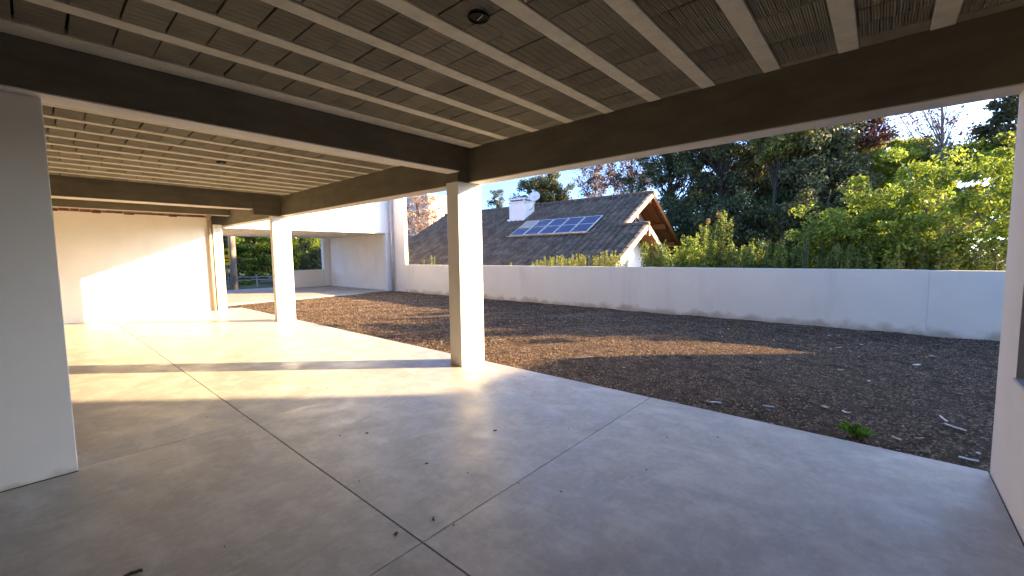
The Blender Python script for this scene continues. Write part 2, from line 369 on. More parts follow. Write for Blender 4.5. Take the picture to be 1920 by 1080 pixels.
# back wall with its raw brick edge
bw = empty('back_wall', (XB, 0, 0)); props(bw, 'plain beige wall closing the carport with a bright sunlit lower half', 'wall')
MB().box(XB, XB+.2, -3.8, 3.445, 0, 2.655).build('wall_face', M['white'], bw)
mo = MB()
for k in range(59):
    y = -3.7+k*.12; mo.box(XB+.012, XB+.19, y, y+.119, 2.656, 2.69+rnd.uniform(-.012, .03))
mo.build('mortar_edge', M['mortar'], bw)
y = -.9
while y < 3.2:
    w = rnd.uniform(.16, .23); zz = rnd.uniform(-.015, .012)
    MB().box(XB-.006+rnd.uniform(0, .02), XB+.011, y, y+w-.012, 2.645+zz, 2.70+zz+rnd.uniform(0, .014)).build('brick', M['brick'], bw, bevel=.004)
    y += w
# pipes
def pipe(x, Y, z1, r, mt, label, collars):
    e = empty('drain_pipe', (x, Y, 0)); props(e, label, 'pipe')
    MB().tube([(x, Y, -.04), (x, Y, z1)], r, 12).build('pipe_run', mt, e, smooth=True)
    for z in collars: MB().tube([(x, Y, z), (x, Y, z+.08)], r*1.22, 12).build('collar', mt, e, smooth=True)
pipe(14.555, 3.385, 2.72, .042, M['pipe'], 'tan drain pipe running up the corner of the sunlit back wall', [2.60, 1.95])
pipe(16.28, 10.30, 4.55, .045, M['pipew'], 'pale pink drain pipe on the far wall corner beside the gravel', [3.42, 2.90, 1.2])
# switch, ceiling lights
e = MB().box(XB-.012, XB-.001, .39, .51, 1.03, 1.15).build('light_switch', M['plate'], bevel=.003)
props(e, 'small white switch plate on the back wall beside the shaded left column', 'switch')
MB().box(XB-.016, XB-.0125, .43, .47, 1.06, 1.12).build('rocker', M['white'], e)
def spot(x, Y, label):
    e = empty('ceiling_light', (x, Y, ZC)); props(e, label, 'light', 'round black lamp fittings in the ceiling')
    n = 24; m_ = MB()
    rr = [(.053, ZC-.006), (.061, ZC-.012), (.066, ZC-.004), (.053, ZC+.001)]
    vs = [(x+r*math.cos(2*math.pi*k/n), Y+r*math.sin(2*math.pi*k/n), z) for r, z in rr for k in range(n)]
    m_.add(vs, [(a*n+k, a*n+(k+1) % n, ((a+1) % 4)*n+(k+1) % n, ((a+1) % 4)*n+k) for a in range(4) for k in range(n)])
    m_.build('ring', M['lampblack'], e)
    MB().tube([(x, Y, ZC-.003), (x, Y, ZC+.004)], .052, 20).build('cup', M['lampblack'], e)
    MB().tube([(x-.04, Y-.005, ZC-.010), (x+.02, Y+.012, ZC-.010)], .0016, 6).build('spring_clip', M['alu'], e)
spot(1.881, 1.827, 'round black ceiling light ring between the nearest joists')
spot(7.437, 1.93, 'small dark ceiling light in the far sunlit ceiling')
# right hand house wall with window
hw = empty('house_wall', (XW, 0, 0)); props(hw, 'pale wall with a dark blue window at the right edge of the picture', 'wall')
w_ = MB(); x0 = -.95
w_.box(x0, XW, 3.63, YE-.004, -.05, 2.985); w_.box(x0, XW, -3.8, 2.35, -.05, 2.985)
w_.box(x0, XW, 2.35, 3.63, -.05, .76); w_.box(x0, XW, 2.35, 3.63, 2.25, 2.985)
w_.build('wall_face', M['white'], hw)
wn = MB().box(XW-.12, XW-.07, 2.352, 3.628, .763, .81).box(XW-.12, XW-.07, 2.352, 3.628, 2.2, 2.248).box(XW-.12, XW-.07, 2.352, 2.40, .81, 2.2).box(XW-.12, XW-.07, 3.58, 3.628, .81, 2.2).build('window', M['frame'], hw)
MB().box(XW-.105, XW-.09, 2.40, 3.58, .81, 2.2).build('pane', M['pane'], wn)
MB().box(XW-.069, XW+.012, 2.352, 3.628, .745, .762).build('sill', M['sill'], wn, bevel=.003)
# side wall of the carport, out of frame on the left
e = MB().box(-.95, 14.85, -3.95, -3.8, -.05, 2.98).build('side_wall', M['darkwall']); props(e, 'plain dark side wall of the carport beyond the left column', 'wall')
# unseen house-like blocks added right of the frame, shaped to throw the long floor shade
an = empty('shade_block', (-11, 9, -.4)); props(an, 'unseen taupe house block added to shade the floor, beyond the right end of the garden wall', 'building')
MB().box(-15, -9.1, 3.0, 14.1, -.4, 7.4).build('wall', M['taupe'], an)
MB().box(-15.1, -9.05, 2.95, 14.13, 7.4, 7.6).build('shade_block_top', M['taupe'], an)
MB().box(-11.5, -9.1, 14.105, 16.4, -.4, 4.86).build('low_shade_block', M['taupe'], an)

# ------------------------------------------------------------------ garden wall and far wing
gw = empty('garden_wall', (6, 10.4, 0)); props(gw, 'long low white boundary wall behind the gravel garden', 'wall')
MB().box(-8.9, -.6695, 10.401, 10.56, -.3, 1.135).build('wall_panel', M['wallwhite'], gw, bevel=.006)
MB().box(-.668, 15.46, 10.40, 10.56, -.3, 1.14).build('wall_panel', M['wallwhite'], gw, bevel=.006)
MB().box(15.464, 17.3, 10.40, 10.56, -.3, 4.75).build('tall_end', M['white'], gw, bevel=.006)
wg = empty('house_wing', (16.4, 7, 0)); props(wg, 'white flat roofed wing across the far end of the garden with an open ground floor', 'building')
MB().box(16.4, 22.3, -4, 10.392, 2.487, 4.8).build('upper_floor', M['colwhite'], wg, bevel=.006)
MB().box(16.66, 22.0, 10.24, 10.39, 0, 2.485).build('side_wall', M['white'], wg)
MB().box(16.43, 16.655, 10.10, 10.39, -.04, 2.485).build('pilaster', M['colwhite'], wg, bevel=.006)
MB().box(22.02, 22.28, 9.92, 10.385, 0, 2.485).build('pilaster', M['colwhite'], wg, bevel=.006)
MB().box(22.06, 22.24, 8.42, 9.915, 0, .87).build('low_wall', M['white'], wg, bevel=.006)
MB().box(22.02, 22.28, -4, 5.2, 0, 2.485).build('end_wall', M['white'], wg)
MB().box(16.38, 23.5, -4, 10.395, -.2, -.004).build('driveway', M['drive'], kind='structure')

# ------------------------------------------------------------------ foliage tools
def leafs(cen, rad, n, size, seed, up=.3, aspect=.5, squash=1, hollow=.0):
    """n rhombic leaves round each centre (arrays of plan points / radii)"""
    r = np.random.RandomState(seed); k = len(cen)
    cnt = r.poisson(n, k) if np.isscalar(n) else np.asarray(n)
    i = np.repeat(np.arange(k), cnt); N = len(i)
    d = r.randn(N, 3); d /= np.linalg.norm(d, axis=1)[:, None]
    q = r.uniform(hollow, 1, N)**(1/2.2)
    p = np.asarray(cen)[i]+d*(q*np.asarray(rad)[i])[:, None]*np.array([1, 1, squash])
    nrm = r.randn(N, 3)+d*.5; nrm[:, 2] += up*2; nrm /= np.linalg.norm(nrm, axis=1)[:, None]
    t_ = np.cross(nrm, r.randn(N, 3)); t_ /= np.linalg.norm(t_, axis=1)[:, None]; bt = np.cross(nrm, t_)
    s = size*r.uniform(.6, 1.35, N)[:, None]
    return np.stack([p-t_*s*.5, p+bt*s*aspect*.5+nrm*s*.06, p+t_*s*.5, p-bt*s*aspect*.5+nrm*s*.06], 1)
def tree(name, label, base, h, crown, nclump, clr, nleaf, lsize, lmat, trunk_r=.18, bark=None, seed=1, group='trees beyond the garden wall',
         twig=True, fork=.35, squash=.75, up=.3, skew=.0, mix=None, lean=(0, 0)):
    """crown = (cx offset, cY offset, centre z, rx, rY, rz); clumps fill that volume unevenly"""
    r = np.random.RandomState(seed); bx, bY, bz = base; ox, oy, cz, rx, ry, rz = crown
    d = r.randn(nclump, 3); d /= np.linalg.norm(d, axis=1)[:, None]
    q = r.uniform(.12, 1, nclump)**(1/2.4)
    # uneven outline: lobes
    lob = 1+.22*np.sin(d[:, 0]*4+seed)+.18*np.sin(d[:, 2]*5+2*seed)+.15*r.randn(nclump)
    cen = np.array([bx+ox, bY+oy, cz])+d*(q*lob)[:, None]*np.array([rx, ry, rz])
    rad = clr*r.uniform(.55, 1.3, nclump)
    e = empty(name, base); props(e, label, 'tree', group)
    tb = MB(); top = (bx+lean[0], bY+lean[1], bz+h*.93)
    n = 9; pts = []
    for i in range(n):
        f = i/(n-1); w = math.sin(f*5+seed)*.03*h*f
        pts.append((bx+lean[0]*f+w, bY+lean[1]*f+w*.6, bz+h*.93*f))
    tb.tube(pts, [trunk_r*(1-.88*i/(n-1)) for i in range(n)], 8)
    for i in range(nclump):
        if not twig and r.rand() < .5: continue
        c = Vector(cen[i]); f = min(.9, max(fork, (c.z-bz-abs(c.x-bx)*.5)/(h*.93)*.8+r.uniform(-.1, .05)))
        k = f*(n-1); a = int(k); p0 = Vector(pts[a]).lerp(Vector(pts[min(a+1, n-1)]), k-a)
        mid = p0.lerp(c, .5)+Vector((r.randn()*.1, r.randn()*.1, -.06*(c-p0).length))
        rr = max(.012, trunk_r*.30*(1-f*.7))
        tb.tube([p0, mid, c], [rr, rr*.6, rr*.2], 5, cap=False)
    tb.build('trunk', bark or M['bark'], e, smooth=True, recalc=False)
    V = leafs(cen, rad, nleaf, lsize, seed+50, up=up, squash=squash)
    mi = None; mats = [lmat]
    if mix:
        mats = [lmat, mix[0]]; mi = (np.random.RandomState(seed).rand(len(V)) < mix[1]).astype(int)
    quads('crown', V, mats, e, org=(bx+ox, bY+oy, cz), midx=mi)
    return e

# tall dark evergreens behind the house and along the boundary
dark = [((11.2, 29), 13, 2.9, 11), ((7.3, 27), 12.5, 2.9, 12), ((4.6, 30), 13.5, 2.7, 13), ((2.6, 26), 10.5, 2.2, 14)]
dark += [((9.6, 36), 15, 3.4, 15), ((5.4, 37), 15, 3.4, 16), ((2.8, 36), 12.5, 2.8, 17)]
dl = ['tall dark evergreen tree rising just right of the orange timber gable', 'dark dense evergreen standing left of centre among the tall trees',
      'tall olive topped evergreen in the middle of the dark trees', 'dark evergreen right next to the light green tree',
      'dark evergreen in the back row behind the timber gable', 'dark evergreen in the back row behind the middle of the shrubs', 'dark evergreen in the back row behind the light green tree']
for (p, h, r_, sd_), lb in zip(dark, dl):
    tree('evergreen_tree', lb, (p[0], p[1], -.4), h, (0, 0, h*.50, r_, r_, h*.52), 150, .64, 230, .19, M['leaf_dark'], .26, seed=sd_,
         group='tall dark trees beyond the house', mix=(M['leaf_olive'], .3 if sd_ != 13 else .5))
for k, (x, Y) in enumerate([(8.6, 22.5), (5.9, 21.5), (3.6, 22), (1.7, 21), (-.4, 22)]):
    tree('undergrowth_tree', ['low dark tree filling the gap right of the timber gable', 'low dark tree behind the flowering shrub', 'low dark tree behind the middle shrubs', 'low dark tree behind the thin upright shoot', 'low dark tree behind the light green tree'][k],
         (x, Y, -.4), 4.2+.5*(k % 2), (0, 0, 1.9, 1.6, 1.3, 2.1), 70, .5, 170, .16, M['leaf_dark'], .12, seed=140+k, group='low dark trees behind the shrubs', mix=(M['leaf_green'], .12))
tree('evergreen_tree', 'olive green tree crown lit by the sun above the dark evergreens', (4.2, 25, -.4), 9.4, (0, 0, 7.4, 1.5, 1.5, 1.5), 40, .6, 230, .17, M['leaf_olive'], .16, seed=31,
     group='tall dark trees beyond the house', mix=(M['leaf_yellow'], .25))
tree('evergreen_tree', 'dark leafed tree at the top right corner beside the pale wall', (-5.2, 31, -.4), 11, (0.3, 0, 7.4, 1.9, 1.6, 2.8), 100, .5, 130, .2, M['leaf_dark'], .2, seed=33, group='tall dark trees beyond the house')
# dark green tree behind the chimney, small open tree left of it
tree('broadleaf_tree', 'dense green tree directly behind the white chimney and satellite dish', (26.5, 34.5, -.4), 10.4, (0, 0, 7.6, 2.3, 2.3, 2.3), 110, .6, 230, .2, M['leaf_olive'], .25, seed=41, mix=(M['leaf_dark'], .55))
tree('broadleaf_tree', 'small open crowned tree against blue sky left of the chimney', (43.0, 45, -.4), 11.6, (0, 0, 9.6, 1.4, 1.4, 1.5), 22, .55, 80, .24, M['leaf_dark'], .12, seed=42, fork=.55)
tree('broadleaf_tree', 'low dark tree peeping over the roof ridge left of the chimney', (44.5, 46, -.4), 9.2, (0, 0, 7.4, 1.7, 1.7, 1.0), 16, .55, 60, .24, M['leaf_dark'], .12, seed=43, fork=.55)
# red leafed, thin trees
tree('red_leaf_tree', 'sparse reddish brown tree right of the chimney above the roof', (21.5, 36, -.4), 12.5, (0, 0, 9.0, 2.3, 2.3, 3.2), 90, .55, 42, .2, M['leaf_red'], .16, M['palebark'], seed=51, group='red leafed trees', mix=(M['leaf_dark'], .35))
tree('red_leaf_tree', 'sparse reddish brown tree behind the peak of the roof', (16.8, 34, -.4), 13.5, (0, 0, 9.4, 2.5, 2.5, 3.6), 110, .55, 52, .2, M['leaf_red'], .18, M['palebark'], seed=52, group='red leafed trees', mix=(M['leaf_dark'], .3))
tree('red_leaf_tree', 'bare branched tree with a few red leaves against the sky at top right', (-1.6, 30, -.4), 13, (0, 0, 8.6, 2.0, 2.0, 2.9), 70, .45, 16, .17, M['leaf_red'], .13, M['palebark'], seed=53, group='red leafed trees', lean=(-.6, 0))
tree('red_leaf_tree', 'dense red leafed bough between the dark evergreens and the bare tree', (.9, 29, -.4), 9, (0, 0, 7.3, 1.0, 1.0, 1.1), 36, .42, 60, .17, M['leaf_red'], .12, M['palebark'], seed=54, group='red leafed trees')
tree('red_leaf_tree', 'dark red tree seen low between the evergreens and the light green tree', (2.8, 33, -.4), 7.6, (0, 0, 5.0, 1.6, 1.6, 2.2), 60, .5, 50, .2, M['leaf_red'], .16, seed=55, group='red leafed trees')
tree('russet_tree', 'russet and pink leafed tree in front of the cream apartment block', (43.5, 31.5, -.4), 10.5, (0, 0, 6.8, 4.0, 3.4, 3.0), 130, .55, 36, .2, M['leaf_pink'], .16, M['palebark'], seed=56, mix=(M['leaf_red'], .25))
# the light green tree hanging over the boundary wall
tree('light_green_tree', 'leafy light green tree leaning over the garden wall at the right', (-.75, 12.7, -.3), 3.1, (0, 0, 1.95, 1.55, .9, 1.6), 160, .32, 190, .085, M['leaf_light'], .08, M['palebark'], seed=61, squash=.6, mix=(M['leaf_green'], .25), fork=.12)
tree('light_green_tree', 'lower light green shrub tree spreading left along the garden wall', (.65, 12.4, -.3), 2.5, (0, 0, 1.45, .95, .8, .95), 80, .30, 170, .08, M['leaf_light'], .05, M['palebark'], seed=62, squash=.6, mix=(M['leaf_green'], .5), fork=.12)
tree('light_green_tree', 'tall light green tree behind the leaning one, top just below the blue sky gap', (-1.6, 31, -.4), 7.4, (0, 0, 4.9, 3.9, 2.4, 3.0), 230, .62, 230, .19, M['leaf_light'], .2, M['palebark'], seed=63, squash=.55, mix=(M['leaf_yellow'], .25), fork=.2)
tree('light_green_tree', 'second tall light green tree at the far right beside the pale wall', (-5.2, 27, -.4), 6.6, (0, 0, 3.7, 2.2, 2.0, 2.3), 120, .6, 200, .18, M['leaf_light'], .18, M['palebark'], seed=64, squash=.55, mix=(M['leaf_olive'], .4), fork=.2)
# trees standing right of the frame whose foliage breaks up the sunlight on the gravel
for k, (x, Y, h) in enumerate([(-4.8, 15.4, 3.3)]):
    tree('light_green_tree', 'light green garden tree beyond the garden wall outside the right edge', (x, Y, -.3), h, (0, 0, h*.55, 1.5, 1.4, h*.42), 80, .36, 70, .10, M['leaf_light'], .08, M['palebark'], seed=70+k, group='garden trees right of the frame')

# upright shrubs along the back of the wall
def shrub(x, Y, w, h, n, lmat, label, seed, name='shrub', lsz=.05, flower=False, group='shrubs behind the garden wall', spread=.10, dens=1.0):
    r = np.random.RandomState(seed); e = empty(name, (x, Y, -.35)); props(e, label, 'shrub', group)
    st = MB(); cen = []; rad = []; cnt = []
    for i in range(n):
        a = r.uniform(0, 6.283); q = w*math.sqrt(r.rand()); hx = h*(1-.45*r.rand()**1.5*(.4+q/w)) if i else h
        p0 = Vector((x+q*.4*math.cos(a), Y+q*.4*math.sin(a)*.7, -.35)); p1 = Vector((x+q*math.cos(a), Y+q*math.sin(a)*.7, hx))
        mid = p0.lerp(p1, .5)+Vector((r.randn()*.03, r.randn()*.03, 0))
        st.tube([p0, mid, p1], [.010, .007, .003], 4, cap=False)
        m_ = max(6, int((hx+.35)*15))
        for j in range(m_):
            f = .22+.78*j/(m_-1); pp = (p0.lerp(mid, f*2) if f < .5 else mid.lerp(p1, f*2-1))
            cen.append(pp); rad.append(spread*(1.15-.85*f)); cnt.append(int((9-3*f)*dens))
    st.build('stem', M['palebark'], e, recalc=False)
    V = leafs(np.array([tuple(c) for c in cen]), np.array(rad), cnt, lsz, seed+9, up=.25, aspect=.42)
    if flower:
        for dx, dz, rr in ((0, -.06, .085), (.27, -.2, .06), (-.2, -.35, .05)):
            quads('flower_spike', leafs(np.array([(x+dx, Y, h+dz)]), np.array([rr]), 110, .03, abs(seed+int(dx*10)), squash=1.6), M['flower'], e, org=(x+dx, Y, h+dz))
    quads('foliage', V, [lmat, M['leaf_green']], e, org=(x, Y, h/2), midx=(r.rand(len(V)) < .2).astype(int)); return e
sd_ = 100
YO = ['first', 'second', 'third', 'fourth', 'fifth', 'sixth', 'seventh', 'eighth', 'ninth', 'tenth', 'eleventh', 'twelfth', 'thirteenth', 'fourteenth', 'fifteenth']
for x, h in [(9.0, 1.30), (8.55, 1.42), (8.0, 1.45), (7.55, 1.36), (7.1, 1.50), (6.7, 1.44), (6.25, 1.58), (5.85, 1.46)]:
    sd_ += 1; shrub(x, 11.1+rnd.uniform(-.15, .2), .30, h, 26, M['leaf_yellow'], YO[108-sd_]+' yellow green shrub left of the white gable wall, below the tiled roof', sd_, group='yellow green shrubs below the roof')
for x, h in [(5.0, 1.44), (4.7, 1.66), (4.3, 1.55), (3.9, 1.80), (3.5, 1.70), (2.75, 1.62), (2.4, 1.55), (2.05, 1.66), (1.7, 1.52), (1.0, 1.50), (.6, 1.58), (.2, 1.45), (-.3, 1.5), (-.9, 1.5), (-1.5, 1.5)]:
    sd_ += 1; shrub(x+rnd.uniform(-.12, .12), 11.2+rnd.uniform(-.2, .4), rnd.uniform(.26, .45), h+rnd.uniform(-.12, .16), rnd.randint(14, 28), M['leaf_green'] if rnd.random() < .6 else M['leaf_light'], YO[sd_-109]+' green bushy shrub right of the white gable wall, behind the garden wall', sd_, group='green shrubs in front of the dark trees', spread=.19, lsz=.075, dens=.85)
for k, (x, h) in enumerate([(4.6, 1.72), (3.9, 1.62), (2.9, 1.7), (2.2, 1.78), (1.5, 1.66), (.7, 1.75), (0, 1.7), (-.8, 1.8)]):
    shrub(x, 12.0, .5, h, 24, M['leaf_green'], YO[k]+' from the left of the fuller green bushes in the second row behind the wall', 170+k, name='bush', group='fuller bushes in the second row', spread=.28, lsz=.085, dens=1.0)
shrub(3.12, 11.25, .34, 2.48, 16, M['leaf_green'], 'tall shrub with tan flower spikes standing above the wall right of the gable', 131, flower=True, spread=.2, lsz=.075, dens=1.2)
shrub(3.62, 11.6, .22, 2.20, 10, M['leaf_green'], 'second tall leafy shrub just left of the flowering one', 132, spread=.17, lsz=.07)
shrub(1.30, 11.3, .10, 2.10, 5, M['leaf_green'], 'single thin upright shoot in front of the dark trees', 133, spread=.09)
shrub(14.45, 11.1, .16, 1.50, 6, M['leaf_light'], 'thin green sprigs above the wall in front of the far roof slope', 134)
shrub(15.2, 11.2, .16, 1.34, 6, M['leaf_light'], 'low green sprigs beside the tall wall end', 135)
shrub(16.2, 11.0, .14, 2.0, 12, M['leaf_light'], 'climbing green plant at the edge of the tall wall end', 136, spread=.14)
shrub(9.9, 11.0, .08, 1.22, 5, M['leaf_yellow'], 'tiny green sprig on the wall top beside the middle column', 137)

# ------------------------------------------------------------------ neighbour's house
hs = empty('neighbour_house', (14, 17, -.4)); props(hs, 'house with a grey tiled roof, orange timber gables and white walls beyond the garden wall', 'house')
YR, ZR = 18.0, 4.12; TN = math.tan(math.radians(29.6)); TF = .66
zn = lambda Y: ZR-(YR-Y)*TN
zfar = lambda Y: ZR-(Y-YR)*TF
rf = MB()
rf.prism([(12.1, zn(12.1)-.10), (YR, ZR-.10), (YR, ZR-.02), (12.1, zn(12.1)-.02)], 'x', 7.80, 22)
rf.prism([(12.1, zn(12.1)-.10), (15.28, zn(15.28)-.10), (15.28, zn(15.28)-.02), (12.1, zn(12.1)-.02)], 'x', 6.80, 7.799)
rf.prism([(YR+.001, ZR-.10), (22.2, zfar(22.2)-.10), (22.2, zfar(22.2)-.02), (YR+.001, ZR-.02)], 'x', 7.80, 22)
zl = lambda Y: zn(15.28)-(Y-15.28)*.62
rf.prism([(15.281, zl(15.28)-.10), (17.9, zl(17.9)-.10), (17.9, zl(17.9)-.02), (15.281, zl(15.28)-.02)], 'x', 6.80, 9.4)
roof = rf.build('roof', M['timber'], hs)
def tile_field(xa, xb, Ya, Yb, tw=.30, cl=.36):
    out = []; prof = [(0, .0), (.16, .045), (.34, .068), (.52, .045), (.68, 0), (.84, -.012), (1, .0)]
    nx_ = int(round((xb-xa)/tw)); L_ = (Yb-Ya)/math.cos(math.atan(TN)); ns = int(round(L_/cl)); dy = (Yb-Ya)/ns; tw = (xb-xa)/nx_
    nrm = np.array([0, -math.sin(math.atan(TN)), math.cos(math.atan(TN))])
    vs = []; fs = []
    for j in range(ns):
        for i in range(nx_):
            x = xa+i*tw; jit = rnd.uniform(-.006, .006); b0 = len(vs)
            for (u, hgt) in prof:
                for (f, lift, drop) in ((0, .022, 0), (1.06, .004, 0)):
                    Yp = Ya+(j+f)*dy; p = np.array([x+u*tw*.99, Yp, zn(Yp)])+nrm*(hgt+lift+jit+.002)
                    vs.append(tuple(p))
            n = len(prof)
            for k in range(n-1): fs.append((b0+2*k, b0+2*k+2, b0+2*k+3, b0+2*k+1))
            # front lip
            b1 = len(vs)
            for (u, hgt) in prof:
                p = np.array([x+u*tw*.99, Ya+j*dy, zn(Ya+j*dy)])+nrm*(hgt-.012+jit); vs.append(tuple(p))
            for k in range(n-1): fs.append((b0+2*k, b1+k, b1+k+1, b0+2*k+2))
    q = MB(); q.add(vs, fs); return q
tf = tile_field(7.74, 22.05, 12.1, YR-.03); tf2 = tile_field(6.74, 7.72, 12.1, 15.25)
tf.add(tf2.v, tf2.f)
tf.build('roof_tiles', M['rooftile'], hs, recalc=False, kind='stuff')
# far slopes get their own plain tile cover
tfar = MB(); 
for j in range(12):
    a = YR+.02+j*.35; tfar.prism([(a, zfar(a)-.015), (a+.36, zfar(a+.36)+.012), (a+.36, zfar(a+.36)+.03), (a, zfar(a)+.012)], 'x', 7.76, 22)
for j in range(7):
    a = 15.31+j*.36; tfar.prism([(a, zl(a)-.015), (a+.36, zl(a+.36)+.012), (a+.36, zl(a+.36)+.03), (a, zl(a)+.012)], 'x', 6.76, 9.4)
tfar.build('roof_tiles', M['rooftile'], hs, kind='stuff')
x = 7.72
while x < 21.9:
    MB().tube([(x, YR, ZR+.03), (x+.43, YR, ZR+.045)], [.11, .095], 8).build('ridge_tile', M['rooftile'], hs, smooth=True); x += .42
x = 6.74
while x < 7.9:
    MB().tube([(x, 15.29, zn(15.29)+.03), (x+.43, 15.29, zn(15.29)+.045)], [.10, .085], 8).build('ridge_tile', M['rooftile'], hs, smooth=True); x += .42
def verge(xv, Ya, Yb, zfn, nm='verge_board'):
    MB().prism([(Ya, zfn(Ya)-.16), (Yb, zfn(Yb)-.16), (Yb, zfn(Yb)+.05), (Ya, zfn(Ya)+.05)], 'x', xv-.05, xv).build(nm, M['verge'], hs)
verge(7.795, 15.4, YR, zn); verge(6.795, 12.1, 15.27, zn); verge(6.795, 15.29, 17.9, zl)
MB().prism([(YR+.002, zfar(YR)-.2), (22.2, zfar(22.2)-.2), (22.2, zfar(22.2)+.05), (YR+.002, zfar(YR)+.05)], 'x', 7.74, 7.795).build('verge_board', M['timber'], hs)
# gable walls
MB().prism([(12.9, -.4), (12.9, zn(12.9)-.105), (YR, ZR-.105), (21.4, zfar(21.4)-.105), (21.4, -.4)], 'x', 8.8, 21).build('wall', M['white'], hs)
MB().prism([(12.8, -.4), (12.8, zn(12.8)-.105), (15.28, zn(15.28)-.105), (17.2, zl(17.2)-.105), (17.2, -.4)], 'x', 7.5, 8.79).build('wall', M['white'], hs)
# beams under the overhang
for Y, dz in ((19.65, 0), (20.9, 0)):
    z = zfar(Y)-.10; MB().box(7.86, 8.79, Y-.09, Y+.09, z-.30, z-.06).build('purlin', M['timber'], hs, bevel=.01)
MB().box(7.86, 8.79, YR-.09, YR+.09, ZR-.42, ZR-.18).build('purlin', M['timber'], hs, bevel=.01)
MB().box(7.86, 8.79, 16.6, 16.78, zn(16.6)-.36, zn(16.6)-.13).build('purlin', M['timber'], hs, bevel=.01)
MB().box(6.86, 7.49, 15.2, 15.36, zn(15.28)-.36, zn(15.28)-.13).build('purlin', M['timber'], hs, bevel=.01)
MB().box(6.70, 6.742, 15.25, 15.31, zn(15.28)-.42, zn(15.28)-.05).build('finial', M['verge'], hs)
for xx in (8.0, 8.4):
    MB().prism([(YR+.05, zfar(YR)-.18), (22.1, zfar(22.1)-.18), (22.1, zfar(22.1)-.105), (YR+.05, zfar(YR)-.105)], 'x', xx, xx+.07).build('rafter', M['timber'], hs)
wn = MB().prism([(17.5, 2.55), (19.15, 2.55), (19.15, 2.72), (18.35, 3.42), (17.5, 3.42)], 'x', 8.74, 8.798).build('window', M['dish'], hs)
MB().prism([(17.58, 2.62), (18.30, 2.62), (18.30, 3.34), (17.58, 3.34)], 'x', 8.725, 8.739).build('pane', M['pane'], wn)
MB().prism([(18.38, 2.62), (19.05, 2.62), (19.05, 2.70), (18.38, 3.28)], 'x', 8.725, 8.739).build('pane', M['pane'], wn)
# chimney
ch = MB().box(13.88, 14.93, 16.46, 17.25, 2.9, 4.18).build('chimney', M['dish'], hs, bevel=.01)
MB().box(13.83, 14.98, 16.41, 17.30, 4.181, 4.235).build('chimney_cap', M['dish'], ch)
for xx in (13.90, 14.83):
    for yy in (16.48, 17.15): MB().box(xx, xx+.08, yy, yy+.08, 4.236, 4.315).build('cap_post', M['dish'], ch)
MB().box(13.83, 14.98, 16.41, 17.30, 4.316, 4.39).build('chimney_lid', M['dish'], ch, bevel=.008)
MB().box(14.0, 14.8, 16.6, 17.1, 4.236, 4.30).build('flue', M['black'], ch)
MB().box(13.80, 15.0, 16.36, 16.459, zn(16.40)+.03, zn(16.40)+.13).build('flashing', M['dish'], ch)
# satellite dish on the chimney side
dd = empty('satellite_dish', (13.83, 16.9, 3.85)); props(dd, 'white round satellite dish on an arm beside the chimney', 'satellite dish')
cx, cY, cz = 13.45, 16.75, 4.40; nrm = Vector((-.35, -.80, .45)).normalized(); a_ = nrm.cross(Vector((0, 0, 1))).normalized(); b_ = nrm.cross(a_)
vs = []; n = 20
for k, rr in enumerate((.02, .12, .22, .29)):
    vs += [Vector((cx, cY, cz))+nrm*(rr*rr*.9)+rr*(math.cos(2*math.pi*i/n)*a_+math.sin(2*math.pi*i/n)*b_) for i in range(n)]
q = MB().add(vs, [(k*n+i, k*n+(i+1) % n, (k+1)*n+(i+1) % n, (k+1)*n+i) for k in range(3) for i in range(n)]+[tuple(range(n))])
o = q.build('reflector', M['dish'], dd, smooth=True, recalc=False); sm = o.modifiers.new('s', 'SOLIDIFY'); sm.thickness = .012
MB().tube([(13.875, 16.85, 3.80), (13.70, 16.85, 3.84), (13.50, 16.80, 4.10), (13.47, 16.78, 4.38)], .022, 8).build('arm', M['alu'], dd, smooth=True)
MB().tube([Vector((cx, cY, cz-.26)), Vector((cx, cY, cz))+nrm*.30], .010, 6).build('feed_arm', M['alu'], dd)
MB().tube([Vector((cx, cY, cz))+nrm*.27, Vector((cx, cY, cz))+nrm*.36], .030, 8).build('feed_horn', M['plate'], dd)
